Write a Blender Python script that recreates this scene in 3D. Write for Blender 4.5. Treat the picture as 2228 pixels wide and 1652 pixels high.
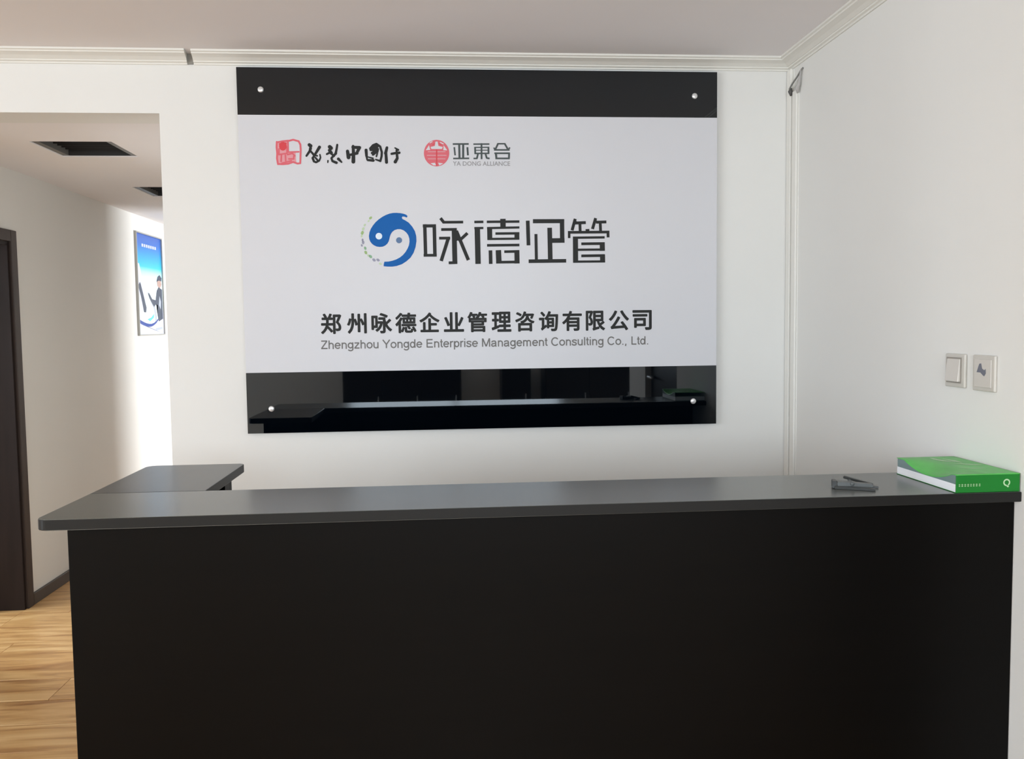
import bpy, bmesh, math, random
from mathutils import Vector, Matrix
from mathutils.geometry import tessellate_polygon
for o in list(bpy.data.objects): bpy.data.objects.remove(o, do_unlink=True)
SC = bpy.context.scene
COL = SC.collection
S = 1.07                      # metres per working unit
CZ = 1.3509                   # eye height in working units
F_PX, YAW, PITCH, ROLL = 1863.23, math.radians(4.4365), math.radians(3.6757), math.radians(0.7074)

# ------------------------------------------------------------ camera, world, lights, exposure
fw = Vector((math.sin(YAW)*math.cos(PITCH), math.cos(YAW)*math.cos(PITCH), -math.sin(PITCH)))
rt = Vector((math.cos(YAW), -math.sin(YAW), 0)); up = rt.cross(fw)
cr, sr = math.cos(ROLL), math.sin(ROLL)
xr_, yu_ = rt*cr - up*sr, rt*sr + up*cr
cam = bpy.data.cameras.new('camera'); camo = bpy.data.objects.new('camera', cam); COL.objects.link(camo)
cam.sensor_width = 36; cam.lens = F_PX/2228*36; cam.clip_start = .05
M = Matrix((xr_, yu_, -fw)).transposed().to_4x4(); M.translation = Vector((0, 0, CZ*S)); camo.matrix_world = M
SC.camera = camo

w = bpy.data.worlds.new('world'); SC.world = w; w.use_nodes = True
w.node_tree.nodes['Background'].inputs[0].default_value = (.80, .90, 1, 1)
w.node_tree.nodes['Background'].inputs[1].default_value = 0.25

def area(name, loc, aim, sx, sy, power, col):
    l = bpy.data.lights.new(name, 'AREA'); l.shape = 'RECTANGLE'; l.size = sx*S; l.size_y = sy*S
    l.energy = power; l.color = col
    o = bpy.data.objects.new(name, l); COL.objects.link(o); o.location = Vector(loc)*S
    o.rotation_euler = (Vector(aim)).to_track_quat('-Z', 'Y').to_euler(); return o
area('side_window_light', (-4.92, -.8, 1.3), (1, 0, 0), 2.9, 1.7, 138, (.83, .92, 1))
area('rear_fill_light', (2.68, -2.72, 1.25), (0, 1, 0), 1.4, 1.8, 22, (.83, .92, 1))  # added fill from behind right, evens out the room; its window is made up
area('rear_fill_light', (.1, -2.72, 1.62), (0, 1, -.12), 2.2, 1.05, 82, (.83, .92, 1))  # added frontal fill for the sign wall; its high window is made up
area('corridor_window_light', (1.62, 6.75, 1.35), (-1, 0, 0), 1.3, 1.5, 150, (.86, .93, 1))
area('side_room_window_light', (-3.85, 4.0, 1.3), (1, 0, -.1), .9, 1.3, 62, (.82, .91, 1))

vs = SC.view_settings
SC.display_settings.display_device = 'sRGB'
vs.view_transform = 'Standard'; vs.look = 'None'; vs.gamma = 1; vs.use_curve_mapping = False; vs.exposure = 0.60

# ------------------------------------------------------------ materials
def lin(c):
    c = c/255
    return c/12.92 if c <= .04045 else ((c+.055)/1.055)**2.4
def mat(name, rgb, rough=.5, metal=0, spec=.5, grain=None, bump=None, coat=0):
    m = bpy.data.materials.new(name); m.use_nodes = True; nt = m.node_tree; b = nt.nodes['Principled BSDF']
    c = tuple(lin(v) for v in rgb)+(1,)
    b.inputs['Base Color'].default_value = c; b.inputs['Roughness'].default_value = rough
    b.inputs['Metallic'].default_value = metal; b.inputs['Specular IOR Level'].default_value = spec
    b.inputs['Coat Weight'].default_value = coat; b.inputs['Coat Roughness'].default_value = .03
    tc = nt.nodes.new('ShaderNodeTexCoord')
    if grain:                 # (stretch vector, scale, low mult, high mult)
        mp = nt.nodes.new('ShaderNodeMapping'); mp.inputs['Scale'].default_value = grain[0]
        nz = nt.nodes.new('ShaderNodeTexNoise'); nz.inputs['Scale'].default_value = grain[1]; nz.inputs['Detail'].default_value = 6
        rp = nt.nodes.new('ShaderNodeValToRGB')
        rp.color_ramp.elements[0].position = .3; rp.color_ramp.elements[1].position = .7
        rp.color_ramp.elements[0].color = tuple(v*grain[2] for v in c[:3])+(1,)
        rp.color_ramp.elements[1].color = tuple(min(1, v*grain[3]) for v in c[:3])+(1,)
        nt.links.new(tc.outputs['Object'], mp.inputs[0]); nt.links.new(mp.outputs[0], nz.inputs['Vector'])
        nt.links.new(nz.outputs[0], rp.inputs[0]); nt.links.new(rp.outputs[0], b.inputs['Base Color'])
    if bump:                  # (scale, strength)
        nz = nt.nodes.new('ShaderNodeTexNoise'); nz.inputs['Scale'].default_value = bump[0]; nz.inputs['Detail'].default_value = 3
        bp = nt.nodes.new('ShaderNodeBump'); bp.inputs['Strength'].default_value = bump[1]; bp.inputs['Distance'].default_value = .01
        nt.links.new(tc.outputs['Object'], nz.inputs['Vector']); nt.links.new(nz.outputs[0], bp.inputs['Height'])
        nt.links.new(bp.outputs[0], b.inputs['Normal'])
    return m
WALL = mat('white_plaster', (228, 227, 223), .75, spec=.25, grain=((1, 1, 1), 1.3, .985, 1.015), bump=(5, .12))
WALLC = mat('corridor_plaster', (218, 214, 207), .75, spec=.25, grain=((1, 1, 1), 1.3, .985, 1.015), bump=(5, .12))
CEIL = mat('ceiling_paint', (236, 232, 232), .9, spec=.1, grain=((1, 1, 1), .8, .98, 1.02))
TRIM = mat('gypsum_cornice', (228, 226, 219), .6, spec=.25)
DARKWOOD = mat('black_brown_laminate', (5, 4, 3), .42, spec=.11, grain=((1, 8, 14), 3, .85, 1.2))
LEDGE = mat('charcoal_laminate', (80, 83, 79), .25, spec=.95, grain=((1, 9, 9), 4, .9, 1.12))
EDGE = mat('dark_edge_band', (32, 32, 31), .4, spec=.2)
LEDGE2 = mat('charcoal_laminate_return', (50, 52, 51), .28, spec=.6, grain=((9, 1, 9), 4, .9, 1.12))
CASING = mat('dark_brown_casing', (60, 50, 45), .45, spec=.2, grain=((12, 12, 1), 3, .85, 1.15))
JAMB = mat('dark_brown_jamb', (38, 30, 28), .5, spec=.15, grain=((12, 12, 1), 3, .85, 1.15))
BASE = mat('dark_baseboard', (48, 40, 35), .4)
SIGNW = mat('white_acrylic', (211, 211, 215), .4, spec=.5)
SIGNB = mat('black_glass', (2, 5, 10), .02, spec=.8)
SIGNB.node_tree.nodes['Principled BSDF'].inputs['Specular Tint'].default_value = (.88, .95, 1, 1)
STEEL = mat('brushed_steel', (225, 225, 225), .3, metal=.55)
INK = mat('dark_grey_ink', (44, 45, 44), .5, spec=.15)
INKG = mat('grey_ink', (118, 116, 114), .5, spec=.15)
INKB = mat('blue_ink', (18, 96, 172), .5, spec=.15)
INKB2 = mat('slate_blue_ink', (62, 100, 145), .4)
INKR = mat('red_ink', (216, 92, 104), .4); INKR2 = mat('strong_red_ink', (212, 52, 62), .4); INKP = mat('pink_ink', (224, 150, 158), .4)
INKGR = mat('green_ink', (145, 175, 105), .4); INKGL = mat('pale_green_ink', (185, 205, 165), .4); INKGT = mat('teal_green_ink', (120, 165, 125), .4)
INKV = mat('violet_grey_ink', (140, 140, 160), .4)
PLASTIC = mat('cream_plastic', (200, 196, 188), .35); PLASTICL = mat('light_cream_plastic', (208, 203, 196), .3)
TRUNK = mat('white_pvc_trunking', (232, 230, 224), .5)
GAP = mat('grey_shadow_line_filler', (140, 136, 128), .8)
VENTG = mat('grey_metal_frame', (105, 102, 98), .5); VENTD = mat('dark_grille', (34, 32, 31), .6)
GREEN = mat('green_spine', (26, 120, 42), .4, spec=.25); GREENT = mat('green_cover', (92, 184, 90), .36, spec=.3, grain=((2, 1, 1), 9, .85, 1.2))
PALEG = mat('pale_green_print', (178, 214, 168), .35); PAGES = mat('white_pages', (246, 248, 253), .7, grain=((.2, .2, 60), 6, .94, 1.03))
TEAL = mat('grey_teal_cover_edge', (118, 140, 140), .35)
BLACKP = mat('black_plastic', (38, 40, 38), .35); GREYP = mat('grey_plastic', (92, 96, 96), .4)
DOORM = mat('dark_door', (30, 26, 26), .35)
SILVER = mat('thin_silver_frame', (168, 166, 160), .4, metal=.3)
PW = mat('poster_white', (232, 240, 246), .4); PL = mat('poster_lavender', (196, 198, 214), .4); PD = mat('poster_dark', (58, 68, 86), .4)
PN = mat('poster_navy', (28, 62, 140), .4); PC = mat('poster_cyan', (90, 185, 220), .4); PS = mat('poster_skin', (170, 140, 130), .5); PGY = mat('poster_grey', (165, 172, 182), .4)

# floor wood: per-object variation along each plank
def plank_mat():
    m = bpy.data.materials.new('honey_wood_floor'); m.use_nodes = True; nt = m.node_tree; b = nt.nodes['Principled BSDF']
    b.inputs['Roughness'].default_value = .28
    tc = nt.nodes.new('ShaderNodeTexCoord'); oi = nt.nodes.new('ShaderNodeObjectInfo')
    ad = nt.nodes.new('ShaderNodeVectorMath'); ad.operation = 'ADD'
    sc = nt.nodes.new('ShaderNodeVectorMath'); sc.operation = 'SCALE'; sc.inputs[0].default_value = (17, 9, 3)
    nt.links.new(oi.outputs['Random'], sc.inputs['Scale']); nt.links.new(tc.outputs['Object'], ad.inputs[0]); nt.links.new(sc.outputs[0], ad.inputs[1])
    mp = nt.nodes.new('ShaderNodeMapping'); mp.inputs['Scale'].default_value = (1.1, 8, 1)
    nz = nt.nodes.new('ShaderNodeTexNoise'); nz.inputs['Scale'].default_value = 2.4; nz.inputs['Detail'].default_value = 7; nz.inputs['Distortion'].default_value = .6
    rp = nt.nodes.new('ShaderNodeValToRGB'); e = rp.color_ramp.elements
    e[0].position = .28; e[0].color = (lin(150), lin(104), lin(62), 1); e[1].position = .72; e[1].color = (lin(222), lin(184), lin(130), 1)
    k = e.new(.5); k.color = (lin(198), lin(154), lin(100), 1)
    nt.links.new(ad.outputs[0], mp.inputs[0]); nt.links.new(mp.outputs[0], nz.inputs['Vector']); nt.links.new(nz.outputs[0], rp.inputs[0]); nt.links.new(rp.outputs[0], b.inputs['Base Color'])
    return m
PLANK = plank_mat()
def poster_mat():
    m = bpy.data.materials.new('poster_sky_print'); m.use_nodes = True; nt = m.node_tree; b = nt.nodes['Principled BSDF']; b.inputs['Roughness'].default_value = .35
    tc = nt.nodes.new('ShaderNodeTexCoord'); sx = nt.nodes.new('ShaderNodeSeparateXYZ'); rp = nt.nodes.new('ShaderNodeValToRGB')
    nt.links.new(tc.outputs['Generated'], sx.inputs[0]); nt.links.new(sx.outputs['Z'], rp.inputs[0]); nt.links.new(rp.outputs[0], b.inputs['Base Color'])
    e = rp.color_ramp.elements
    e[0].position = .50; e[0].color = (.80, .90, .94, 1); e[1].position = 1; e[1].color = (lin(38), lin(84), lin(168), 1)
    for p, c in ((.62, (170, 225, 240)), (.68, (40, 180, 222)), (.80, (26, 140, 202)), (.90, (34, 100, 182))):
        k = e.new(p); k.color = tuple(lin(v) for v in c)+(1,)
    return m
PSKY = poster_mat()

# ------------------------------------------------------------ object helpers
W = {}
def tag(o, label=None, cat=None, group=None, kind=None):
    if label: o['label'] = label
    if cat: o['category'] = cat
    if group: o['group'] = group
    if kind: o['kind'] = kind
    return o
def empty(name, loc, label, cat, group=None):
    o = bpy.data.objects.new(name, None); COL.objects.link(o); o.empty_display_size = .05
    W[o] = Vector(loc)*S; o.location = W[o]; return tag(o, label, cat, group)
def link(name, bm, m, parent=None, smooth=False):
    """bmesh in working units -> one mesh object, scaled, origin at its centre"""
    bmesh.ops.recalc_face_normals(bm, faces=bm.faces)
    for v in bm.verts: v.co *= S
    lo = Vector([min(v.co[i] for v in bm.verts) for i in range(3)]); hi = Vector([max(v.co[i] for v in bm.verts) for i in range(3)])
    c = (lo+hi)/2
    if parent is None: c.z = lo.z
    for v in bm.verts: v.co -= c
    me = bpy.data.meshes.new(name); bm.to_mesh(me); bm.free()
    mats = m if isinstance(m, (list, tuple)) else [m]
    for x in mats: me.materials.append(x)
    if smooth:
        for p in me.polygons: p.use_smooth = True
    o = bpy.data.objects.new(name, me); COL.objects.link(o); W[o] = c
    if parent: o.parent = parent; o.location = c - W[parent]
    else: o.location = c
    return o
def B(bm, x0, x1, y0, y1, z0, z1, bev=0, mi=0):
    r = bmesh.ops.create_cube(bm, size=1)
    vs_ = r['verts']
    for v in vs_:
        v.co = Vector((x0+(v.co.x+.5)*(x1-x0), y0+(v.co.y+.5)*(y1-y0), z0+(v.co.z+.5)*(z1-z0)))
    fs = list({f for v in vs_ for f in v.link_faces})
    for f in fs: f.material_index = mi
    if bev:
        es = list({e for v in vs_ for e in v.link_edges})
        bmesh.ops.bevel(bm, geom=es, offset=bev, segments=2, affect='EDGES', profile=.5)
    return bm
def box(name, *a, m=None, parent=None, bev=0): return link(name, B(bmesh.new(), *a, bev=bev), m, parent)
def struct(name, bm, m, label, parent=None):
    o = link(name, bm, m, parent)
    if parent is None: tag(o, label, kind='structure')
    return o
def prism(bm, pts, z0, z1, flip=None):
    """outline in xy raised from z0 to z1"""
    lo = [bm.verts.new((x, y, z0)) for x, y in pts]; hi = [bm.verts.new((x, y, z1)) for x, y in pts]
    bm.faces.new(lo); bm.faces.new(hi); n = len(pts)
    for i in range(n): bm.faces.new((lo[i], lo[(i+1) % n], hi[(i+1) % n], hi[i]))
def tube(bm, pts, r, n=8):
    rings = []
    for i, p in enumerate(pts):
        p = Vector(p); d = (Vector(pts[min(i+1, len(pts)-1)])-Vector(pts[max(i-1, 0)])).normalized()
        a = d.orthogonal().normalized(); b = d.cross(a)
        if i and rings:
            pa = (rings[-1][0].co-Vector(pts[i-1])); pa = (pa-d*pa.dot(d)).normalized(); a = pa; b = d.cross(a)
        rr = r[i] if isinstance(r, (list, tuple)) else r
        rings.append([bm.verts.new(p+(a*math.cos(2*math.pi*k/n)+b*math.sin(2*math.pi*k/n))*rr) for k in range(n)])
    for A_, B_ in zip(rings, rings[1:]):
        for k in range(n): bm.faces.new((A_[k], A_[(k+1) % n], B_[(k+1) % n], B_[k]))
    bm.faces.new(rings[0]); bm.faces.new(rings[-1])

# ------------------------------------------------------------ dimensions (working units)
D, XR, XA, XL, ZH, ZC = 3.2, 1.313, -1.003, -2.052, 2.119, 2.327
RX0, RX1, RY0 = -4.8, 3.6, -2.6
T = .16

# ------------------------------------------------------------ the setting
fl = struct('floor', B(bmesh.new(), RX0-.3, RX1+.3, RY0-.3, 9.8, -.08, -.0125), mat('floor_underlay', (70, 50, 34), .8), 'honey coloured wood plank floor')
random.seed(4)
pw, pl = .2, 1.35
def plank(x0, x1, y0, y1):
    h = random.uniform(-.0006, .0006)
    g = .0045 if abs(y0-3.18) < .01 or abs(y1-3.18) < .01 else .0012
    return link('plank', B(bmesh.new(), x0+.0009, x1-.0009, y0+g, y1-g, -.0125, h, bev=.001), PLANK, fl)
j0 = 3.18
rows = []
y = j0 + pw*17
k = 0
while y > RY0:
    # in the corridor and behind it the floor is narrower
    xa, xb = (XL, RX1) if y > D+.05 else (RX0, RX1)
    if y-pw > D+.05: xb = 1.6
    off = (k*.47) % pl
    x = xa-off
    while x < xb:
        a, b_ = max(x, xa), min(x+pl, xb)
        if b_-a > .03: rows.append((a, b_, max(y-pw, RY0), y))
        x += pl
    y -= pw; k += 1
print('planks', len(rows))
for r in rows: plank(*r)

bm = bmesh.new()
B(bm, XA, RX1+T, D, D+T, 0, ZC); B(bm, XL-.0, XA, D, D+T, ZH, ZC); B(bm, RX0-T, XL, D, D+T, 0, ZC)
struct('wall_back', bm, WALL, 'white wall behind the reception counter with the sign on it')
bm = bmesh.new()
B(bm, XR, XR+T, 1.575, D, 0, ZC); B(bm, XR, XR+T, .32, .80, 0, ZC); B(bm, XR, XR+T, .80, 1.575, 1.865, ZC); B(bm, XR+T, RX1, .32, .32+T, 0, ZC)
struct('wall_right', bm, WALL, 'white wall on the right with the switches')
# outer walls of the reception room behind the photographer
bm = bmesh.new()
wy0, wy1, wz0, wz1 = -2.3, .7, .40, 2.16
B(bm, RX0-T, RX0, RY0, wy0, 0, ZC); B(bm, RX0-T, RX0, wy1, D, 0, ZC); B(bm, RX0-T, RX0, wy0, wy1, 0, wz0); B(bm, RX0-T, RX0, wy0, wy1, wz1, ZC)
struct('wall_left', bm, WALL, 'white wall with a wide window, left of the room')
bm = bmesh.new()
rw = ((-1.05, 1.25, 1.05), (1.95, 3.4, .30)); px_ = RX0-T  # made-up openings in the rear wall for the two added fill lights
for a, b_, si in rw:
    B(bm, px_, a, RY0-T, RY0, 0, ZC); B(bm, a, b_, RY0-T, RY0, 0, si); B(bm, a, b_, RY0-T, RY0, 2.18, ZC); px_ = b_
B(bm, px_, RX1+T, RY0-T, RY0, 0, ZC)
struct('wall_rear', bm, WALL, 'white wall behind the photographer with dark doors')
struct('wall_far_right', B(bmesh.new(), RX1, RX1+T, RY0, .32+T, 0, ZC), WALL, 'white wall at the far right of the room')
struct('ceiling', B(bmesh.new(), RX0-T, RX1+T, RY0-T, D+T, ZC, ZC+.1), CEIL, 'pale grey ceiling above the reception counter')
WF = mat('white_window_frame', (225, 226, 226), .4)
bm = bmesh.new()
for yy in (wy0, (2*wy0+wy1)/3, (wy0+2*wy1)/3, wy1-.04): B(bm, RX0-.1, RX0-.05, yy, yy+.04, wz0, wz1)
B(bm, RX0-.1, RX0-.05, wy0, wy1, wz0, wz0+.04); B(bm, RX0-.1, RX0-.05, wy0, wy1, wz1-.04, wz1)
struct('window_1', bm, WF, 'wide white framed window on the left wall')
for n_, (a, b_, si) in enumerate(rw):
    bm = bmesh.new()
    for xx in (a, (a+b_)/2-.02, b_-.04): B(bm, xx, xx+.04, RY0-.1, RY0-.05, si+.04, 2.14)
    B(bm, a, b_, RY0-.1, RY0-.05, si, si+.04); B(bm, a, b_, RY0-.1, RY0-.05, 2.14, 2.18)
    struct('window_%d' % (n_+2), bm, WF, 'made-up white framed window in the rear wall, added for fill light')
# doors that the black glass mirrors
def door(name, label, x0, x1, y0, y1, zt, axis):
    d = bmesh.new(); B(d, x0, x1, y0, y1, 0.002, zt, bev=.004)
    o = struct(name, d, DOORM, label)
    h = bmesh.new()
    if axis == 'y': tube(h, [(x0+.08, y1+.0, 1.0), (x0+.08, y1+.04, 1.0), (x0+.2, y1+.04, 1.0)], .009)
    else: tube(h, [(x0, y0+.08, 1.0), (x0-.04, y0+.08, 1.0), (x0-.04, y0+.2, 1.0)], .009)
    link('door_handle', h, STEEL, o, True)
door('door_1', 'dark door in the right wall', XR+.04, XR+.08, .80, 1.575, 1.86, 'x')
for x0, x1, lab in ((-1.02, .155, 'wide low dark cabinet behind the photographer, mirrored left of centre'),
                    (.565, .855, 'narrow low dark cabinet behind the photographer, mirrored near centre'),
                    (1.0, 1.9, 'low dark cabinet behind the photographer, mirrored right of centre')):
    cbn = empty('low_cabinet', ((x0+x1)/2, RY0+.2, 0), lab, 'cabinet')
    box('body', x0, x1, RY0+.002, RY0+.38, .002, .93, m=DOORM, parent=cbn, bev=.003)
    nd = max(1, round((x1-x0)/.45))
    for k in range(nd):
        a = x0+.01+(x1-x0-.02)*k/nd; b_ = a+(x1-x0-.02)/nd-.004
        dd = box('cabinet_door', a, b_, RY0+.381, RY0+.397, .06, .90, m=DOORM, parent=cbn, bev=.002)
        bm = bmesh.new(); tube(bm, [(b_-.04, RY0+.397, .55), (b_-.04, RY0+.415, .55), (b_-.04, RY0+.415, .65), (b_-.04, RY0+.397, .65)], .004); link('door_handle', bm, STEEL, dd, True)

# corridor beyond the opening
CY1 = 9.6
dy0, dy1, dzt = 3.46, 4.312, 1.827           # outer size of the door casing
bm = bmesh.new()
B(bm, XL-T, XL, D+T, dy0+.055, 0, ZH); B(bm, XL-T, XL, dy1-.055, CY1, 0, ZH); B(bm, XL-T, XL, dy0+.055, dy1-.055, dzt-.055, ZH)
struct('wall_corridor_left', bm, WALLC, 'white corridor wall with dark doorway and poster')
struct('wall_corridor_right', B(bmesh.new(), XA, XA+.12, D+T, 6.0, 0, ZH), WALLC, 'white corridor wall behind the sign wall')
struct('wall_corridor_end', B(bmesh.new(), XL-T, 1.7, CY1, CY1+T, 0, ZH), WALLC, 'white wall at the corridor end')
bm = bmesh.new(); B(bm, XA+.12, 1.6, 5.85, 6.0, 0, ZH)
B(bm, 1.6, 1.6+T, 5.85, 6.1, 0, ZH); B(bm, 1.6, 1.6+T, 7.4, CY1, 0, ZH); B(bm, 1.6, 1.6+T, 6.1, 7.4, 0, .6); B(bm, 1.6, 1.6+T, 6.1, 7.4, 2.1, ZH)
struct('wall_corridor_bay', bm, WALLC, 'white walls around the side bay with its window')
# corridor ceiling with two square openings
hx0, hx1, h1, h2 = -1.675, -1.350, (3.682, 3.998), (4.838, 5.187)
bm = bmesh.new()
B(bm, XL-T, hx0, D+T, CY1, ZH, ZH+.2); B(bm, hx1, 1.7, D+T, CY1, ZH, ZH+.2)
for a, b_ in ((D+T, h1[0]), (h1[1], h2[0]), (h2[1], CY1)): B(bm, hx0, hx1, a, b_, ZH, ZH+.2)
struct('ceiling_corridor', bm, CEIL, 'low pale corridor ceiling with two dark square openings')
# small room through the corridor doorway
bm = bmesh.new(); B(bm, -3.9, -3.8, 3.36, 3.55, 0, ZH); B(bm, -3.9, -3.8, 4.45, 5.0, 0, ZH); B(bm, -3.9, -3.8, 3.55, 4.45, 0, .6); B(bm, -3.9, -3.8, 3.55, 4.45, 2.0, ZH); B(bm, -3.8, XL-T, 5.0, 5.1, 0, ZH); B(bm, -3.9, XL-T, 3.36, 5.1, ZH, ZH+.05)
struct('wall_side_room', bm, WALLC, 'walls of the side room behind the doorway')
struct('floor_side_room', B(bmesh.new(), -3.9, XL, D+T, 5.1, -.0125, -.0005), PLANK, 'wood floor of the side room')

# door casing with lining
bm = bmesh.new(); J = .055
def casing(bm):
    B(bm, XL, XL+.014, dy1-J, dy1, 0, dzt, bev=.003); B(bm, XL, XL+.014, dy0, dy0+J, 0, dzt, bev=.003); B(bm, XL, XL+.014, dy0+J, dy1-J, dzt-J, dzt, bev=.003)
casing(bm)
dr = tag(link('door_5', bm, CASING), 'dark brown door casing around the corridor doorway at far left', kind='structure')
bm = bmesh.new(); B(bm, XL-T, XL+.002, dy1-J-.018, dy1-J+.0, 0, dzt-J); B(bm, XL-T, XL+.002, dy0+J, dy0+J+.018, 0, dzt-J); B(bm, XL-T, XL+.002, dy0+J+.018, dy1-J-.018, dzt-J-.018, dzt-J)
link('door_lining', bm, JAMB, dr)
# door leaf swung open into the side room, flat against the far jamb line
bm = bmesh.new(); B(bm, XL-T-.74, XL-T-.005, dy1-J-.062, dy1-J-.022, .004, dzt-J-.025, bev=.003)
lf = link('door_leaf', bm, JAMB, dr)
bm = bmesh.new(); tube(bm, [(XL-T-.66, dy1-J-.062, .93), (XL-T-.66, dy1-J-.10, .93), (XL-T-.56, dy1-J-.10, .93)], .009)
link('door_handle', bm, STEEL, lf, True)

bm = bmesh.new(); B(bm, XL, XL+.013, dy1, CY1, 0, .058, bev=.003)
struct('baseboard_corridor', bm, BASE, 'dark baseboard along the corridor wall')
bm = bmesh.new(); B(bm, XA, XR-.045, D-.013, D, 0, .058, bev=.003)
struct('baseboard_back', bm, BASE, 'dark baseboard under the sign wall')

# cornices: stepped profile swept along a path (x, y) with inward normals
PROF = [(0, 0), (.066, 0), (.066, -.0065), (.059, -.0085), (.057, -.0125), (.046, -.0150), (.034, -.0185), (.024, -.0235), (.019, -.0262), (.0165, -.0262), (.0150, -.0305), (.007, -.0330), (.006, -.0385), (0, -.0385)]
def sweep(name, ends, label, prof=PROF):
    """ends: two lists of (origin, outward dir) giving each end's profile frame"""
    bm = bmesh.new(); rr = []
    for (ox, oy), (nx, ny) in ends: rr.append([bm.verts.new((ox+nx*a, oy+ny*a, ZC+b_)) for a, b_ in prof])
    n = len(prof)
    for i in range(n): bm.faces.new((rr[0][i], rr[0][(i+1) % n], rr[1][(i+1) % n], rr[1][i]))
    bm.faces.new(rr[0]); bm.faces.new(rr[1])
    return struct(name, bm, TRIM, label)
PL2 = [(a*.94, b_*1.0) for a, b_ in PROF]
sweep('trim_1', [((RX0, D), (0, -1)), ((-.898, D), (0.10, -1))], 'stepped white cornice over the corridor opening', [(a, b_) for a, b_ in PROF])
sweep('trim_2', [((-.876, D), (.10, -1)), ((XR, D), (-1, -1))], 'stepped white cornice above the sign', PL2)
sweep('trim_3', [((XR, D), (-1, -1)), ((XR, .32), (-1, 0))], 'stepped white cornice along the right wall', PL2)
struct('trim_4', B(bmesh.new(), -.8975, -.8765, D-.006, D, ZC-.0365, ZC-.0005), GAP, 'grey gap between the two cornice lengths')

# ------------------------------------------------------------ reception counter
ct = empty('reception_counter', (.2, 2.1, 0), 'long black-brown L-shaped reception counter with a charcoal ledge on top', 'counter')
zt, zb = .9536, .9300
def rounded(pts, radii, n=6):
    out = []
    for i, (p, r) in enumerate(zip(pts, radii)):
        if r <= 0: out.append(p); continue
        p = Vector(p); a = (Vector(pts[i-1])-p).normalized(); b_ = (Vector(pts[(i+1) % len(pts)])-p).normalized()
        c = p+(a+b_)*r
        A0, A1 = p+a*r-c, p+b_*r-c
        for k in range(n+1):
            t = k/n; v = (A0*(1-t)+A1*t).normalized()*r; out.append(tuple(c+v))
    return out
def slab(name, pts, rad, z0, z1, m, bev=.002):
    bm = bmesh.new(); prism(bm, rounded([Vector(p).to_2d() if len(p) > 2 else Vector(p) for p in pts], rad), z0, z1)
    es = [e for e in bm.edges if abs(e.verts[0].co.z-e.verts[1].co.z) < 1e-6]
    bmesh.ops.bevel(bm, geom=es, offset=bev, segments=2, affect='EDGES', profile=.5)
    bm.normal_update()
    for f in bm.faces: f.material_index = 0 if abs(f.normal.z) > .5 else 1
    return link(name, bm, (m, EDGE), ct)
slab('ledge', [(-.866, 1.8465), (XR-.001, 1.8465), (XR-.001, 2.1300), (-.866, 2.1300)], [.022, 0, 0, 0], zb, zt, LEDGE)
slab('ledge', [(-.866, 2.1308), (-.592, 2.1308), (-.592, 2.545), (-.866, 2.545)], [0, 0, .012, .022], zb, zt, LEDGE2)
box('front_panel', -.810, XR-.001, 1.870, 1.888, .002, zb, m=DARKWOOD, parent=ct, bev=.001)
box('end_panel', -.810, -.792, 1.888, 2.50, .002, zb, m=DARKWOOD, parent=ct, bev=.001)
box('end_panel', -.792, -.620, 2.482, 2.50, .002, zb, m=DARKWOOD, parent=ct, bev=.001)
box('desktop', -.791, XR-.001, 1.889, 2.42, .700, .724, m=DARKWOOD, parent=ct, bev=.001)
box('divider_panel', -.638, -.620, 2.424, 2.481, .002, zb, m=DARKWOOD, parent=ct, bev=.001)
box('divider_panel', .30, .318, 1.889, 2.36, .002, .699, m=DARKWOOD, parent=ct, bev=.001)
box('divider_panel', XR-.020, XR-.002, 1.889, 2.36, .002, .699, m=DARKWOOD, parent=ct, bev=.001)

# ------------------------------------------------------------ the sign
X0, X1, Z0, Z1 = -.7293, 1.0323, CZ-.3894, CZ+.9330
ZB1, ZB2 = CZ+.765, CZ-.1655
PY = D-.022                       # front face of the panel; the plate stands off the wall on four screws
kf = 1                            # measured on the wall plane; shrink towards the eye for the real plane
kf = PY/D
def onp(x, z): return x*kf, CZ+(z-CZ)*kf
sx0, sz0 = onp(X0, Z0); sx1, sz1 = onp(X1, Z1); _, szb1 = onp(0, ZB1); _, szb2 = onp(0, ZB2)
sg = empty('company_sign', ((sx0+sx1)/2, PY+.006, sz0), 'large white wall sign with black glass bands at top and bottom and dark Chinese lettering', 'sign')
box('white_panel', sx0, sx1, PY, PY+.007, szb2, szb1, m=SIGNW, parent=sg)
tag(box('upper_band', sx0, sx1, PY, PY+.007, szb1, sz1, m=SIGNB, parent=sg), 'glossy black glass band')
tag(box('lower_band', sx0, sx1, PY, PY+.007, sz0, szb2, m=SIGNB, parent=sg), 'glossy black glass band')
for x, z in ((-.645, 2.205), (.946, 2.195), (-.641, 1.052), (.942, 1.050)):
    x, z = onp(x, z)
    bm = bmesh.new(); tube(bm, [(x, D-.001, z), (x, PY-.001, z), (x, PY-.0012, z), (x, PY-.004, z), (x, PY-.0058, z)], [.0055, .0055, .0108, .0104, .007], 20)
    link('standoff_screw', bm, STEEL, sg, True)

def img_ray(u, v):
    a, b_ = (u-1114)/F_PX, (v-826)/F_PX
    return fw + xr_*a - yu_*b_
def to_sign(u, v, lift=.0006):
    d = img_ray(u, v); t = PY/d.y; return Vector((d.x*t, PY-lift, CZ+d.z*t))
def to_left(u, v, lift=0):
    d = img_ray(u, v); x = XL+lift; t = XL/d.x; return Vector((x, d.y*t, CZ+d.z*t))
def crop(ox, oy, k): return lambda X, Y: (ox+X/k, oy+Y/k)

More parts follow.
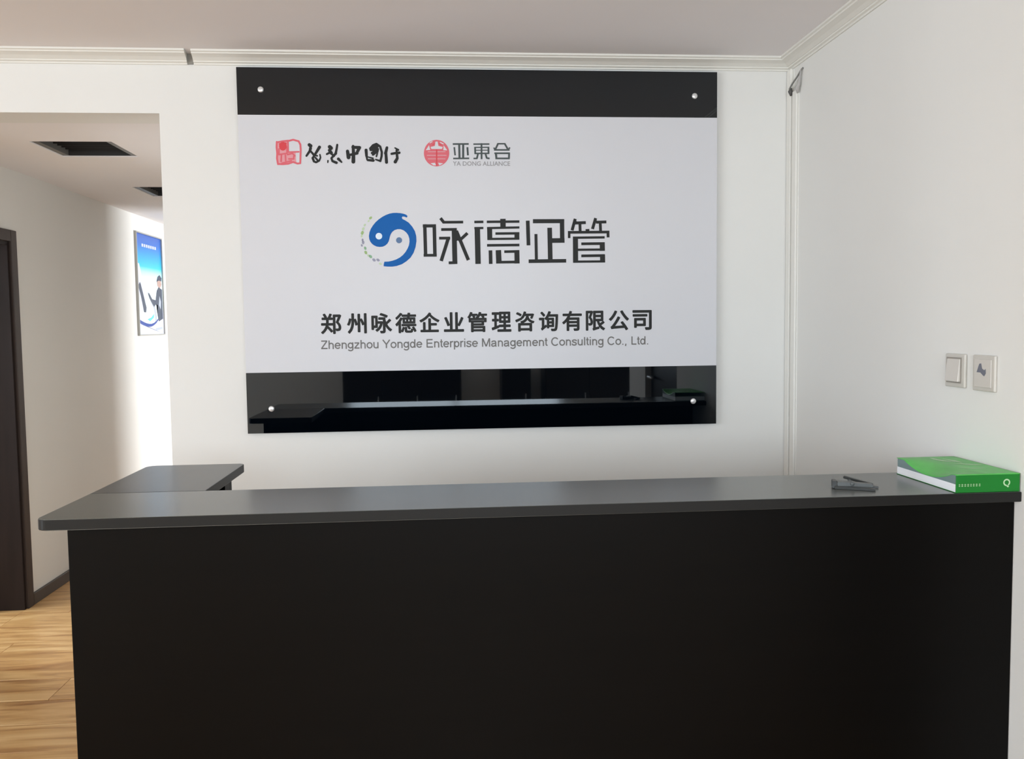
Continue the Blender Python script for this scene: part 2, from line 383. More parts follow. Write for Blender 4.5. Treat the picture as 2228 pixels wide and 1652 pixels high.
class Art:
    """flat print: strokes, discs and polygons measured on the sign"""
    def __init__(s, tf, proj=to_sign, lift=.0006): s.tf, s.pj, s.lift, s.bm = tf, proj, lift, bmesh.new()
    def P(s, x, y): return s.pj(*s.tf(x, y), s.lift)
    def poly(s, pts, tri=False):
        s.lift += 4e-6            # every stroke its own hair-thin layer of ink
        vs_ = [s.bm.verts.new(s.P(*p)) for p in pts]
        for t in tessellate_polygon([[Vector((x, y, 0)) for x, y in pts]]): s.bm.faces.new([vs_[i] for i in t])
    def disc(s, x, y, r, n=28, ry=None): s.poly([(x+r*math.cos(2*math.pi*i/n), y+(ry or r)*math.sin(2*math.pi*i/n)) for i in range(n)])
    def st(s, x0, y0, x1, y1, w_):
        d = math.hypot(x1-x0, y1-y0); nx, ny = -(y1-y0)/d*w_/2, (x1-x0)/d*w_/2
        s.poly([(x0+nx, y0+ny), (x1+nx, y1+ny), (x1-nx, y1-ny), (x0-nx, y0-ny)])
    def brush(s, pts, w0, w1=None):
        w1 = w1 or w0; n = len(pts)
        for i in range(n-1):
            wa, wb = w0+(w1-w0)*i/(n-1), w0+(w1-w0)*(i+1)/(n-1)
            (x0, y0), (x1, y1) = pts[i], pts[i+1]; d = math.hypot(x1-x0, y1-y0); nx, ny = -(y1-y0)/d/2, (x1-x0)/d/2
            s.poly([(x0+nx*wa, y0+ny*wa), (x1+nx*wb, y1+ny*wb), (x1-nx*wb, y1-ny*wb), (x0-nx*wa, y0-ny*wa)])
        for i, (x, y) in enumerate(pts): s.disc(x, y, (w0+(w1-w0)*i/(n-1))/2, 14)
    def done(s, name, m, parent, label=None):
        bmesh.ops.recalc_face_normals(s.bm, faces=s.bm.faces)
        o = link(name, s.bm, m, parent)
        return tag(o, label)

# large title 咏德企管
A = Art(crop(910, 460, 10.127))
for t in [(143,285,163,1000,76),(352,285,368,1000,78),(100,322,390,320,70),(118,970,408,968,62),
          (490,150,568,250,68),(540,241,990,237,60),(505,402,850,398,62),(790,370,808,1160,108),(670,1135,862,1130,62),
          (460,592,705,590,62),(668,575,505,1095,76),(838,430,1105,1075,76),(1085,480,890,660,68),(815,480,880,640,70),
          (1235,235,1435,232,55),(1235,370,1435,367,50),(1300,345,1318,1160,120),
          (1510,232,2228,225,55),(1865,165,1868,365,120),(1515,370,2228,355,50),(1572,350,1577,632,110),(1530,610,2228,602,50),(1700,490,2228,485,55),
          (2172,460,2174,625,108),(1515,750,2228,742,58),(1590,860,1597,1160,80),(1765,855,1778,1150,120),(1715,1122,2230,1115,60),(2172,860,2178,1150,112),(1895,890,2228,882,58)]: A.st(*t)
A.tf = crop(1120, 460, 10.127)
for t in [(285,205,302,750,82),(400,218,1090,216,90),(1040,175,1046,692,96),(790,645,1096,641,104),(768,362,782,1060,102),(466,500,476,1060,66),(305,1100,1132,1090,80),
          (1332,165,1262,420,66),(1300,185,1372,262,45),(1330,258,1565,248,66),(1434,255,1440,435,62),(1782,150,1712,390,66),(1750,175,1815,245,45),(1790,240,2018,234,64),(1882,240,1890,435,62),
          (1600,390,1605,480,84),(1170,464,2085,456,60),(1198,440,1198,590,56),(2052,430,2056,575,62),
          (1336,560,1340,1125,112),(1280,582,1980,574,52),(1465,716,1980,710,60),(1926,685,1930,872,112),(1300,848,1986,842,50),(1465,982,1980,974,60),(1932,950,1936,1122,112),(1285,1110,1988,1104,50)]: A.st(*t)
A.done('title_lettering', INK, sg, 'large dark grey Chinese title lettering')

# blue swirl emblem
C3 = crop(770, 440, 10.327)
A = Art(C3)
A.poly([(1205,312),(1175,283),(1120,262),(1050,248),(960,240),(880,242),(800,258),(720,288),(640,330),(560,385),(490,448),(430,520),(380,600),(350,680),(338,760),(345,830),(370,890),(405,935),(450,970),(510,998),(580,1008),(650,1000),(705,975),(750,935),(780,885),(797,830),(808,775),(828,720),(862,668),(915,628),(980,608),(1050,608),(1120,635),(1180,685),(1222,745),(1246,820),(1250,890),(1236,970),(1205,1045),(1160,1120),(1100,1190),(1030,1245),(950,1288),(870,1315),(780,1335),(685,1338),(672,1390),(668,1440),(760,1450),(860,1450),(960,1435),(1080,1395),(1180,1330),(1270,1250),(1340,1140),(1385,1010),(1405,880),(1400,760),(1370,650),(1310,550),(1230,460),(1150,408),(1090,378),(1076,345),(1095,322),(1140,328),(1190,348)])
A.done('swirl_emblem', INKB, sg, 'blue swirl shape')
A = Art(C3, lift=.0010); A.disc(562, 765, 74); A.done('swirl_dot', mat('white_ink', (222, 234, 244), .4), sg, 'small white disc in the blue swirl')
A = Art(C3); A.disc(1015, 857, 68); A.done('swirl_dot', INKB2, sg, 'small slate blue disc')
for m_, pts, nm in ((INKGR, [(375,355,34),(190,690,40),(268,1132,38)], 'green dash'), (INKGL, [(330,425,24),(245,515,28),(210,600,34),(175,762,26),(325,1200,28),(595,1385,30)], 'pale green dash'),
                (INKGT, [(255,1035,34),(375,1222,38)], 'teal dash'), (INKV, [(195,850,28),(208,905,36),(178,972,26),(452,1300,38),(542,1300,36)], 'violet grey dash')):
    for x, y, r in pts:
        A = Art(C3)
        a = math.atan2(y-850, x-800)+math.pi/2; ca, sa = math.cos(a), math.sin(a)
        A.poly([(x+ca*dx-sa*dy, y+sa*dx+ca*dy) for dx, dy in ((-r*1.25, 0), (-r*.5, -r*.85), (r*.9, -r*.6), (r*1.2, r*.2), (r*.3, r*.85), (-r*.8, r*.6))])
        A.done('swirl_dash', m_, sg, nm)

# red seal and brush calligraphy 智慧中國行
C1 = crop(580, 280, 7.427)
A = Art(C1)
for s_ in [[(165,215),(162,300),(172,400),(168,480),(185,575)], [(165,222),(260,205),(350,195)], [(350,200),(430,180),(520,205),(545,260)], [(545,250),(552,340),(548,450),(545,560)], [(185,572),(260,575),(350,568),(430,540),(500,565),(540,560)]]: A.brush(s_, 30)
for s_ in [[(345,220),(350,370)],[(350,380),(520,375)],[(200,330),(200,420),(330,400)],[(240,430),(235,530)],[(305,430),(310,520)],[(340,420),(420,400),(455,440)],[(360,490),(440,490),(440,450)],[(330,300),(330,400)],[(250,560),(400,520)]]: A.brush(s_, 26)
A.done('red_seal', INKR, sg, 'red square seal stamp')
A = Art(C1, lift=.0003); A.poly([(165,215),(350,200),(355,380),(470,385),(480,540),(350,568),(185,572)]); A.done('red_seal_ground', INKP, sg, 'pink ground of the seal')
A = Art(C1, lift=.0009); A.disc(265, 285, 62, ry=70); A.brush([(215,250),(310,240)], 30); A.done('red_seal_blot', INKR2, sg, 'strong red blot')
A = Art(C1)
for p, a, b_ in [([(690,262),(712,280)],55,60),([(710,320),(700,360),(645,440)],50,34),([(700,350),(760,420)],32,38),([(855,300),(800,390)],52,42),([(800,390),(745,480)],42,36),([(745,475),(765,530),(800,545),(850,520),(872,470),(862,420)],40,24),([(790,470),(835,525)],30,34),([(770,430),(820,440)],30,26),
            ([(1020,295),(1040,315)],62,66),([(1015,350),(1045,395)],50,56),([(975,412),(1045,375)],34,34),([(1142,262),(1130,340),(1115,405)],34,42),([(1120,400),(1050,475)],44,36),([(1040,400),(1090,445)],36,34),([(1048,480),(1065,525),(1130,552)],34,44),([(1160,490),(1212,542)],48,28),([(992,520),(990,548)],26,20),
            ([(1308,365),(1325,465)],52,64),([(1392,300),(1500,308)],44,56),([(1500,308),(1455,398)],56,44),([(1330,430),(1465,398)],40,46),([(1398,285),(1405,400),(1402,535)],46,62),
            ([(1608,348),(1615,440)],50,44),([(1615,440),(1625,500)],36,30),([(1675,322),(1720,270),(1775,248),(1835,290),(1862,380),(1858,450),(1838,525)],38,36),([(1685,342),(1770,328)],48,62),([(1710,300),(1780,290)],40,60),([(1720,420),(1790,362)],40,44),([(1700,395),(1740,370)],34,40),([(1635,508),(1725,515)],38,46),([(1790,400),(1775,450)],26,28),([(1765,500),(1840,525)],26,34),([(1800,330),(1795,380)],36,26),([(1625,455),(1720,480)],20,26),
            ([(1945,308),(1922,400)],44,50),([(1928,400),(1938,545)],44,50),([(2075,312),(2128,345)],22,34),([(2020,408),(2090,395),(2145,390)],38,42),([(2100,350),(2112,480)],34,44),([(2112,480),(2080,538)],46,54)]: A.brush(p, a, b_)
A.done('brush_lettering', INK, sg, 'dark brush-written Chinese lettering')

# round red emblem with 亚東合 and its English line
C2 = crop(900, 280, 9.283)
A = Art(C2); A.disc(463, 495, 256, 48, ry=268); A.done('round_emblem', INKR, sg, 'round red emblem')
A = Art(C2, lift=.0009)
for p in ([(440,262),(485,262),(500,350),(590,372),(570,412),(360,412),(340,372),(428,350)], [(310,335),(335,430),(245,438)], [(605,335),(680,440),(600,438)], [(340,700),(430,690),(455,742),(400,742)], [(495,690),(600,702),(520,745)]): A.poly(p)
A.brush([(330,290),(375,262)], 18); A.brush([(540,280),(600,310)], 20); A.brush([(290,470),(640,470)], 7); A.brush([(270,540),(660,540)], 7); A.brush([(290,610),(640,610)], 7)
A.done('emblem_carving', SIGNW, sg, 'white cut-outs of the round emblem')
A = Art(C2, lift=.0011); A.st(465, 425, 465, 755, 28); A.st(380, 330, 430, 300, 14); A.st(500, 300, 560, 335, 14); A.done('emblem_stem', INKR2, sg, 'dark red stem')
A = Art(C2)
for t in [(790,312,1112,310,34),(798,604,1122,600,32),(920,320,926,602,42),(1000,320,1000,602,42),(820,375,838,540,32),(1085,375,1096,540,38),
          (1205,314,1530,312,30),(1370,295,1372,618,36),(1225,380,1525,378,24),(1230,502,1525,500,30),(1240,370,1244,512,36),(1510,370,1512,512,36),(1240,438,1510,436,18),(1300,505,1278,600,36),(1290,602,1208,604,30),(1450,505,1476,596,36),(1466,592,1534,604,34),
          (1688,306,1852,306,30),(1706,300,1650,420,36),(1836,300,1900,412,36),(1622,430,1938,430,32),(1618,385,1650,430,30),(1944,380,1910,430,30),(1630,498,1944,498,34),(1660,490,1672,605,42),(1928,490,1924,605,38),(1650,602,1940,602,34)]: A.st(*t)
A.done('emblem_title', mat('blue_grey_ink', (78, 86, 86), .5, spec=.15), sg, 'grey Chinese emblem title')

# real type
def glyphs(text):
    cu = bpy.data.curves.new('type', 'FONT'); cu.body = text; cu.resolution_u = 4
    o = bpy.data.objects.new('type', cu); COL.objects.link(o); bpy.context.view_layer.update()
    me = bpy.data.meshes.new_from_object(o.evaluated_get(bpy.context.evaluated_depsgraph_get()))
    co = [v.co.copy() for v in me.vertices]; fc = [tuple(p.vertices) for p in me.polygons]
    bpy.data.objects.remove(o, do_unlink=True); bpy.data.meshes.remove(me); bpy.data.curves.remove(cu)
    return co, fc
def put_text(bm, text, x0, x1, zlo, zhi, bold=0, ybase=None, y=PY-.0006, ax='x', X=None):
    """fit the glyph box of text into x0..x1 by zlo..zhi on a vertical plane"""
    co, fc = glyphs(text)
    ax0, ax1 = min(c.x for c in co), max(c.x for c in co); ay0, ay1 = min(c.y for c in co), max(c.y for c in co)
    if ybase is not None: ay0, ay1 = ybase
    n = 12 if bold else 1
    for k in range(n):
        a = 2*math.pi*k/n; dx, dz = bold*math.cos(a), bold*math.sin(a)
        vs_ = [bm.verts.new((x0+bold+(c.x-ax0)/(ax1-ax0)*(x1-x0-2*bold)+dx, y-k*5e-6, zlo+bold+(c.y-ay0)/(ay1-ay0)*(zhi-zlo-2*bold)+dz)) for c in co]
        for f in fc:
            try: bm.faces.new([vs_[i] for i in f])
            except ValueError: pass
cx = [720.5, 776.5, 830.5, 883, 934.5, 987.5, 1038.5, 1091, 1142, 1193.5, 1244.5, 1295.5, 1346.5, 1397]
cw = [45, 43, 45, 46, 44, 44, 43, 43, 42, 42, 43, 42, 44, 42]
pl_, pr_ = to_sign(698, 706), to_sign(1417, 696)
zmid = (to_sign(720, 706).z + to_sign(1397, 695.5).z)/2; hh = 44/F_PX*PY/1.0/2
bm = bmesh.new()
for ch, c, wd in zip('郑州咏德企业管理咨询有限公司', cx, cw):
    vv = 706-(c-720)*(10.5/677)
    a, b_ = to_sign(c-wd/2, vv), to_sign(c+wd/2, vv)
    put_text(bm, ch, a.x, b_.x, zmid-hh*(.94 if ch in '企业' else 1), zmid+hh, .0021)
link('company_name', bm, INK, sg)
bm = bmesh.new()
a, b_ = to_sign(698, 761), to_sign(1411, 748.5)
zb_, ztp = (a.z+b_.z)/2, (to_sign(698, 743).z+to_sign(1411, 730).z)/2
def arc(cx_, cy_, rx, ry, a0, a1, n=10): return [(cx_+rx*math.cos(math.radians(a0+(a1-a0)*k/n)), cy_+ry*math.sin(math.radians(a0+(a1-a0)*k/n))) for k in range(n+1)]
SANS = {   # single-weight grotesque letters: advance, strokes (em units)
 'Z': (.61, [[(.05,.67),(.56,.67)], [(.53,.66),(.07,.05)], [(.04,.045),(.58,.045)]]),
 'h': (.556, [[(.11,0),(.11,.716)], arc(.28,.32,.17,.155,180,0)+[(.45,0)]]),
 'e': (.556, [arc(.28,.26,.21,.22,0,322,16), [(.07,.27),(.49,.27)]]),
 'n': (.556, [[(.11,0),(.11,.52)], arc(.28,.32,.17,.155,180,0)+[(.45,0)]]),
 'g': (.556, [arc(.26,.27,.19,.205,0,360,16), [(.455,.52),(.455,-.04)]+arc(.26,-.04,.195,.13,0,-160)]),
 'z': (.5, [[(.05,.475),(.45,.475)], [(.42,.46),(.07,.06)], [(.03,.045),(.47,.045)]]),
 'o': (.556, [arc(.28,.26,.21,.22,0,360,18)]),
 'u': (.556, [[(.10,.52),(.10,.2)]+arc(.27,.2,.17,.16,180,360), [(.44,.52),(.44,0)]]),
 'Y': (.667, [[(.03,.716),(.33,.32)], [(.63,.716),(.33,.32)], [(.33,.34),(.33,0)]]),
 'd': (.556, [arc(.25,.26,.18,.22,0,360,16), [(.45,0),(.45,.716)]]),
 'E': (.667, [[(.12,0),(.12,.716)], [(.12,.67),(.60,.67)], [(.12,.37),(.57,.37)], [(.12,.045),(.62,.045)]]),
 't': (.278, [[(.13,.67),(.13,.13),(.17,.06),(.25,.045)], [(.02,.48),(.25,.48)]]),
 'r': (.333, [[(.10,0),(.10,.52)], arc(.27,.30,.17,.18,180,75)]),
 'p': (.556, [arc(.30,.26,.18,.22,0,360,16), [(.1,-.2),(.1,.52)]]),
 'i': (.222, [[(.11,0),(.11,.52)], [(.11,.63),(.11,.716)]]),
 's': (.5, [[(.44,.39),(.39,.46),(.25,.48),(.11,.45),(.08,.37),(.15,.30),(.35,.24),(.43,.16),(.38,.06),(.24,.035),(.10,.06),(.05,.15)]]),
 'M': (.833, [[(.11,0),(.11,.716)], [(.13,.70),(.415,.03)], [(.70,.70),(.415,.03)], [(.72,0),(.72,.716)]]),
 'a': (.556, [[(.08,.37),(.12,.45),(.27,.48),(.40,.45),(.43,.36),(.43,.08),(.46,0)], [(.43,.29),(.2,.26),(.09,.22),(.07,.13),(.12,.05),(.22,.035),(.36,.08),(.43,.17)]]),
 'm': (.833, [[(.10,0),(.10,.52)], arc(.25,.34,.15,.14,180,0)+[(.40,0)], arc(.55,.34,.15,.14,180,0)+[(.70,0)]]),
 'C': (.722, [arc(.38,.358,.30,.325,42,318,18)]),
 'l': (.222, [[(.11,0),(.11,.716)]]), '.': (.278, [[(.13,0),(.13,.09)]]), ',': (.278, [[(.13,.09),(.09,-.11)]]),
 'L': (.556, [[(.12,0),(.12,.716)], [(.12,.045),(.52,.045)]]), ' ': (.278, [])}
txt = 'Zhengzhou Yongde Enterprise Management Consulting Co., Ltd.'
wtot = sum(SANS[c][0] for c in txt)-.06; kx, kz = (b_.x-a.x)/wtot, (ztp-zb_)/.716
pen = 0; lay = 0; sw_ = .106
for c in txt:
    adv, sts = SANS[c]
    if c == ' ': link('printed_word', bm, INKG, sg); bm = bmesh.new()
    for st_ in sts:
        for (x0_, y0_), (x1_, y1_) in zip(st_, st_[1:]):
            if (x0_-x1_)**2+(y0_-y1_)**2 < 1e-8: continue
            dd = math.hypot(x1_-x0_, y1_-y0_) or 1; ux, uy = (x1_-x0_)/dd, (y1_-y0_)/dd; ex = .012 if len(st_) > 2 else 0; nx, ny = -uy*sw_/2, ux*sw_/2; lay += 1
            q = [(x0_-ux*ex+nx, y0_-uy*ex+ny), (x1_+ux*ex+nx, y1_+uy*ex+ny), (x1_+ux*ex-nx, y1_+uy*ex-ny), (x0_-ux*ex-nx, y0_-uy*ex-ny)]
            bm.faces.new([bm.verts.new((a.x+(pen+p)*kx, PY-.0005-(lay % 40)*3e-6, zb_+z_*kz)) for p, z_ in q])
    pen += adv
link('printed_word', bm, INKG, sg)
bm = bmesh.new()
a, b_ = to_sign(985.5, 361), to_sign(1110, 361)
put_text(bm, 'YA DONG ALLIANCE', a.x, b_.x, (a.z+b_.z)/2, (a.z+b_.z)/2+9.5/F_PX*PY, .0003)
link('emblem_title_english', bm, mat('light_grey_ink', (150, 148, 150), .4), sg)

# ------------------------------------------------------------ wall fittings on the right
for i, (y0, y1, zt_, lab) in enumerate(((3.160, 3.199, 2.288, 'flat white cable trunking strip running up in the wall corner'), (3.112, 3.152, 2.200, 'second white cable trunking strip, just right of the corner strip'))):
    r = empty('cable_trunking', (XR-.005, (y0+y1)/2, 0), lab, 'trunking')
    box('base_strip', XR-.004, XR, y0, y1, .002, zt_, m=TRUNK, parent=r)
    box('cover_strip', XR-.012-.002*(1-i), XR-.004, y0+.002, y1-.002, .002, zt_, m=TRUNK, parent=r, bev=.002)
cb = empty('loose_cable', (XR-.01, 3.12, 2.2), 'short grey cable loop sticking out above the trunking near the ceiling corner', 'cable')
bm = bmesh.new(); tube(bm, [(XR-.013, 3.158, 2.196), (XR-.020, 3.156, 2.212), (XR-.018, 3.135, 2.225), (XR-.012, 3.105, 2.243), (XR-.006, 3.082, 2.262), (XR-.001, 3.078, 2.268)], .0032)
link('cable', bm, mat('grey_cable', (125, 124, 120), .5), cb, True)
bm = bmesh.new(); tube(bm, [(XR-.012, 3.159, 2.188), (XR-.016, 3.158, 2.204), (XR-.014, 3.157, 2.216)], [.004, .0085, .004], 10)
link('cable_knot', bm, mat('dark_grey_tape', (84, 82, 80), .6), cb, True)
bm = bmesh.new(); tube(bm, [(XR-.010, 3.104, 2.185), (XR-.012, 3.104, 2.205), (XR-.010, 3.096, 2.212), (XR-.008, 3.082, 2.262)], [.004, .009, .006, .002], 10)
link('cable_knot', bm, mat('pale_grey_tape', (178, 175, 172), .6), cb, True)

sw = empty('light_switch', (XR, 2.104, 1.175), 'square cream light switch with one wide rocker, left of the pair on the right wall', 'switch')
box('plate', XR-.008, XR, 2.062, 2.146, 1.176, 1.262, m=PLASTIC, parent=sw, bev=.003)
bm = bmesh.new(); B(bm, XR-.0135, XR-.008, 2.078, 2.134, 1.191, 1.249, bev=.0015)
for v in bm.verts:
    if v.co.x < XR-.010: v.co.x += (v.co.z-1.22)*.10
link('rocker', bm, PLASTICL, sw)
box('rocker_surround', XR-.0092, XR-.008, 2.074, 2.138, 1.187, 1.253, m=mat('switch_gap', (150, 144, 136), .6), parent=sw)
so = empty('wall_socket', (XR, 1.985, 1.172), 'cream wall plate with a small dark mark, right of the light switch', 'socket')
box('plate', XR-.008, XR, 1.943, 2.029, 1.174, 1.262, m=PLASTIC, parent=so, bev=.003)
box('inner_plate', XR-.0105, XR-.008, 1.953, 2.019, 1.184, 1.252, m=PLASTICL, parent=so, bev=.001)
def on_right(pts, name, m, par, x=XR-.0108):
    bm = bmesh.new(); f = bm.faces.new([bm.verts.new((x, y, z)) for y, z in pts]); bmesh.ops.triangulate(bm, faces=[f], ngon_method='EAR_CLIP'); return link(name, bm, m, par)
on_right([(1.988+(y_-1.988)*1.25, 1.226+(z_-1.226)*1.25) for y_, z_ in [(2.004, 1.221), (1.999, 1.232), (1.996, 1.238), (1.990, 1.239), (1.987, 1.229), (1.980, 1.226), (1.976, 1.229), (1.975, 1.220), (1.980, 1.214), (1.986, 1.217), (1.992, 1.221)]], 'dark_mark', mat('slate_print', (112, 114, 126), .5), so)

# ------------------------------------------------------------ corridor ceiling fixtures
for i, ((y0, y1), lab) in enumerate(((h1, 'dark square recessed ceiling fixture nearest the corridor opening'), (h2, 'dark square recessed ceiling fixture deeper in the corridor, partly cut off by the wall edge'))):
    v_ = empty('recessed_fixture', ((hx0+hx1)/2, (y0+y1)/2, ZH), lab, 'ceiling fixture', 'square recessed fixtures in the corridor ceiling')
    e = .001; zz = ZH+.004
    box('frame_rail', hx0+e, hx0+.028, y0+e, y1-e, zz, zz+.045, m=VENTG, parent=v_); box('frame_rail', hx1-.028, hx1-e, y0+e, y1-e, zz, zz+.045, m=VENTG, parent=v_)
    bm = bmesh.new(); B(bm, hx0+.029, hx1-.029, y0+e, y0+.010, zz, zz+.045); B(bm, hx0+.029, hx1-.029, y1-.010, y1-e, zz, zz+.045)
    B(bm, hx0+.002, hx1-.002, y0+.002, y1-.002, zz+.075, zz+.09)
    for a in range(1, 8):
        yy = y0+(y1-y0)*a/8; B(bm, hx0+.028, hx1-.028, yy-.0015, yy+.0015, zz+.02, zz+.075)
    link('grille', bm, VENTD, v_)

# ------------------------------------------------------------ poster on the corridor wall
Cp = crop(270, 480, 6.118)
a0, a1 = to_left(*Cp(118, 120)), to_left(*Cp(525, 1530))
py0, py1, pz0, pz1 = 5.925, 6.450, 1.306, 2.006
ps = empty('framed_poster', (XL+.005, (py0+py1)/2, pz0), 'narrow-looking framed poster with blue sky and a dark figure on the corridor wall', 'poster')
bm = bmesh.new(); fwid = .009
B(bm, XL, XL+.016, py0, py0+fwid, pz0, pz1); B(bm, XL, XL+.016, py1-fwid, py1, pz0, pz1); B(bm, XL, XL+.016, py0+fwid, py1-fwid, pz0, pz0+fwid); B(bm, XL, XL+.016, py0+fwid, py1-fwid, pz1-fwid, pz1)
link('frame', bm, SILVER, ps)
box('print_sheet', XL, XL+.006, py0+fwid, py1-fwid, pz0+fwid, pz1-fwid, m=PSKY, parent=ps)
def pp(pts, name, m, lift=.0066):
    """poster shapes: s = 0..1 left to right, t = 0..1 bottom to top"""
    bm = bmesh.new(); f = bm.faces.new([bm.verts.new((XL+lift, py0+fwid+s_*(py1-py0-2*fwid), pz0+fwid+t_*(pz1-pz0-2*fwid))) for s_, t_ in pts])
    if len(pts) > 4: bmesh.ops.triangulate(bm, faces=[f], ngon_method='EAR_CLIP')
    return link(name, bm, m, ps)
pp([(0, .02), (0, .71), (.10, .70), (.16, .62), (.22, .50), (.30, .36), (.16, .20), (.10, .02)], 'printed_tower', PL)
pp([(.03, .48), (.10, .52), (.13, .50), (.32, .27), (.30, .22), (.22, .22), (.12, .38)], 'printed_bar', PD, .0072)
arc = [(.02, .135)]
up_, dn_ = [], []
for k in range(21):
    s_ = .02+.96*k/20; b_ = .075+.17*((s_-.42)/.56)**2 if s_ > .42 else .075+.04*((.42-s_)/.40)**2
    dn_.append((s_, b_)); up_.append((s_, b_+.034*(1-(k/20)**2)+.002))
pp(dn_+up_[::-1], 'printed_arc', PN, .0072)
pp([(.0, .0), (1, .0), (1, .245)]+[(s_, b_) for s_, b_ in dn_[::-1]]+[(0, .115)], 'printed_ground', PGY if False else PL, .0069)
pp([(.74, .12), (.72, .22), (.66, .30), (.50, .37), (.44, .42), (.38, .43), (.44, .37), (.62, .26), (.66, .16), (.64, .10)], 'printed_grey_sleeve', PGY, .0070)
pp([(.46, .36), (.40, .41), (.44, .42), (.56, .36), (.70, .35), (.76, .45), (.84, .49), (.98, .47), (.98, .16), (.80, .13), (.76, .20), (.78, .30), (.72, .31), (.62, .28)], 'printed_figure', PD, .0074)
pp([(.80, .50), (.78, .55), (.84, .58), (.94, .57), (.97, .52), (.90, .48)], 'printed_head', PS, .0076)
pp([(.76, .545), (.82, .60), (.90, .62), (.98, .59), (.97, .555), (.86, .56)], 'printed_hair', PD, .0078)
pp([(.82, .30), (.86, .40), (.92, .34), (.90, .26)], 'printed_collar', PGY, .0078)
pp([(.34, .15), (.50, .17), (.62, .21), (.60, .17), (.44, .13)], 'printed_splash', PC, .0076)
pp([(.66, .035), (.94, .05), (.94, .075), (.66, .06)], 'printed_caption', PGY, .0078)
bm = bmesh.new()
for k in range(7):
    s_ = .22+.085*k; q = [(s_, .875), (s_+.06, .875), (s_+.06, .905), (s_, .905)]
    bm.faces.new([bm.verts.new((XL+.0070, py0+fwid+a*(py1-py0-2*fwid), pz0+fwid+t_*(pz1-pz0-2*fwid))) for a, t_ in q])
link('printed_headline', bm, PL, ps)

# ------------------------------------------------------------ green book on the counter
bx0, bx1, by0, by1, bh = 1.157, XR-.003, 1.850, 2.108, .042
bk = empty('green_book', ((bx0+bx1)/2, (by0+by1)/2, zt), 'thick green covered book with white page edges lying at the right end of the counter', 'book')
bz = zt+.0004
box('page_block', bx0+.001, bx1, by0+.004, by1-.001, bz+.001, bz+.020, m=PAGES, parent=bk)
# cover top: sags towards the middle of its left edge
def ztop(s_, t_):   # s across 0 (left) .. 1 (right), t along depth 0 (front) .. 1 (back)
    sag = max(0, math.sin(math.pi*min(1, max(0, (t_-.06)/.80))))**.8
    return bz + bh - .0205*sag*max(0, 1-s_/.42)**1.6
bm = bmesh.new(); NS, NT = 20, 30
g = [[bm.verts.new((bx0+(bx1-bx0)*i/NS, by0+(by1-by0)*j/NT, ztop(i/NS, j/NT))) for j in range(NT+1)] for i in range(NS+1)]
for i in range(NS):
    for j in range(NT): bm.faces.new((g[i][j], g[i+1][j], g[i+1][j+1], g[i][j+1]))
g2 = {}
for i in range(NS+1):
    for j in range(NT+1):
        if i in (0, NS) or j in (0, NT): g2[i, j] = bm.verts.new(g[i][j].co-Vector((0, 0, .0015)))
ring = [(i, 0) for i in range(NS)]+[(NS, j) for j in range(NT)]+[(i, NT) for i in range(NS, 0, -1)]+[(0, j) for j in range(NT, 0, -1)]
for (i, j), (k, l) in zip(ring, ring[1:]+ring[:1]): bm.faces.new((g[i][j], g[k][l], g2[k, l], g2[i, j]))
link('top_cover', bm, GREENT, bk, True)
bm = bmesh.new()
lo = [bm.verts.new((bx0+.0006, by0+.003+(by1-by0-.006)*j/NT, bz+.0195)) for j in range(NT+1)]
hi = [bm.verts.new((bx0+.0006, by0+.003+(by1-by0-.006)*j/NT, max(bz+.0197, ztop(0, j/NT)-.0005))) for j in range(NT+1)]
for j in range(NT): bm.faces.new((lo[j], lo[j+1], hi[j+1], hi[j]))
link('inner_leaf', bm, TEAL, bk)
box('spine', bx0, bx1, by0, by0+.003, bz, bz+bh-.0008, m=GREEN, parent=bk, bev=.0012)
box('back_cover', bx0, bx1, by0+.003, by1, bz, bz+.0012, m=GREEN, parent=bk)
bm = bmesh.new()
xx = bx0+.006
for wd in (.0045, .0055, .005, .0055, .0045, .005, .0055, .005):
    for (a, b_, c, d) in ((0, wd*.8, 0, .0012), (0, wd*.8, .0035, .0047), (wd*.3, wd*.45, -.001, .006)):
        bm.faces.new([bm.verts.new((xx+p, by0-.0004, bz+.015+q)) for p, q in ((a, c), (b_, c), (b_, d), (a, d))])
    xx += wd+.0018
link('spine_lettering', bm, PALEG, bk)
bm = bmesh.new(); n = 24; cxr_, czr_ = bx0+.121, bz+.0215
for k in range(n-2):
    a, b_ = 2*math.pi*(k-4)/n, 2*math.pi*(k-3)/n
    bm.faces.new([bm.verts.new((cxr_+r*math.cos(t), by0-.0004, czr_+r*math.sin(t))) for r, t in ((.0052, a), (.0084, a), (.0084, b_), (.0052, b_))])
bm.faces.new([bm.verts.new((cxr_+p, by0-.0004, czr_+q)) for p, q in ((-.001, -.0085), (.003, -.0115), (.006, -.0095), (.002, -.006))])
link('spine_logo', bm, PALEG, bk)
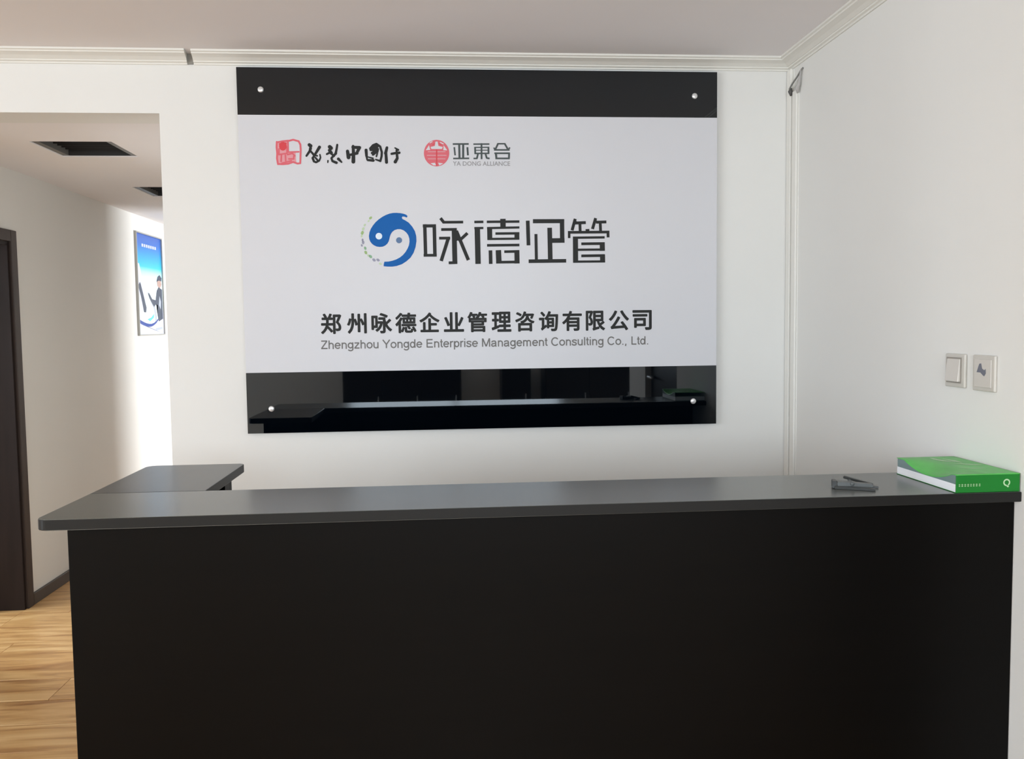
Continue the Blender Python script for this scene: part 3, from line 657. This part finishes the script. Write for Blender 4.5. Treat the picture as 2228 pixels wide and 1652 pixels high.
# pale sweeping print on the cover
zz = bz+bh+.0004
def ribbon(c, w0, w1):
    n = len(c); bm = bmesh.new()
    for i in range(n-1):
        (xa, ya), (xb, yb) = c[i], c[i+1]; d = math.hypot(xb-xa, yb-ya); nx, ny = -(yb-ya)/d, (xb-xa)/d
        wa, wb = [w0+(w1-w0)*math.sin(math.pi*t/(n-1)) for t in (i, i+1)]
        bm.faces.new([bm.verts.new((x, y, zz)) for x, y in ((xa+nx*wa, ya+ny*wa), (xb+nx*wb, yb+ny*wb), (xb-nx*wb, yb-ny*wb), (xa-nx*wa, ya-ny*wa))])
    bmesh.ops.remove_doubles(bm, verts=bm.verts, dist=1e-6); link('cover_print', bm, PALEG, bk)
ribbon([(bx0+.078, 2.088), (bx0+.078, 2.060), (bx0+.086, 2.035), (bx0+.100, 2.016)], .002, .007)
ribbon([(bx0+.098, 2.065), (bx0+.108, 2.040), (bx0+.112, 2.008)], .002, .006)
ribbon([(bx0+.086, 2.000), (bx0+.105, 1.985), (bx0+.122, 1.975), (bx0+.140, 1.972)], .002, .006)
ribbon([(bx0+.060, 1.935), (bx0+.090, 1.925), (bx0+.118, 1.922)], .001, .004)

# ------------------------------------------------------------ small black clip on the counter
cl = empty('plastic_clip', (.96, 1.945, zt), 'small dark grey spring clip lying open on the counter left of the green book', 'clip')
cz = zt+.0005
def arm(name, p0, p1, w0, w1, t0, t1, m):
    """tapering bar from p0 to p1 lying along the counter"""
    p0, p1 = Vector(p0), Vector(p1); d = (p1-p0).normalized(); n = Vector((-d.y, d.x, 0)).normalized(); u = d.cross(n); u = u if u.z > 0 else -u
    bm = bmesh.new(); vs_ = []
    for p, w_, t_ in ((p0, w0, t0), (p1, w1, t1)):
        for a, b_ in ((-1, 0), (1, 0), (1, 1), (-1, 1)): vs_.append(bm.verts.new(p+n*a*w_/2+u*b_*t_))
    for q in ((0, 1, 2, 3), (4, 5, 6, 7), (0, 1, 5, 4), (1, 2, 6, 5), (2, 3, 7, 6), (3, 0, 4, 7)): bm.faces.new([vs_[i] for i in q])
    bmesh.ops.bevel(bm, geom=list(bm.edges), offset=.0012, segments=2, affect='EDGES')
    return link(name, bm, m, cl)
arm('lower_jaw', (.915, 1.945, cz), (.993, 1.900, cz), .020, .010, .007, .005, BLACKP)
arm('body', (.922, 1.952, cz+.004), (1.000, 1.930, cz+.003), .030, .016, .012, .008, GREYP)
arm('upper_lever', (.955, 1.985, cz+.016), (1.012, 1.950, cz+.002), .012, .010, .006, .005, BLACKP)
arm('heel', (.912, 1.938, cz+.001), (.922, 1.966, cz+.001), .010, .010, .017, .017, BLACKP)
arm('tip', (.994, 1.942, cz), (1.016, 1.930, cz), .012, .006, .006, .004, BLACKP)
bm = bmesh.new(); tube(bm, [(.950, 1.926, cz+.012), (.962, 1.968, cz+.012)], .0042, 12); link('spring_pin', bm, GREYP, cl, True)
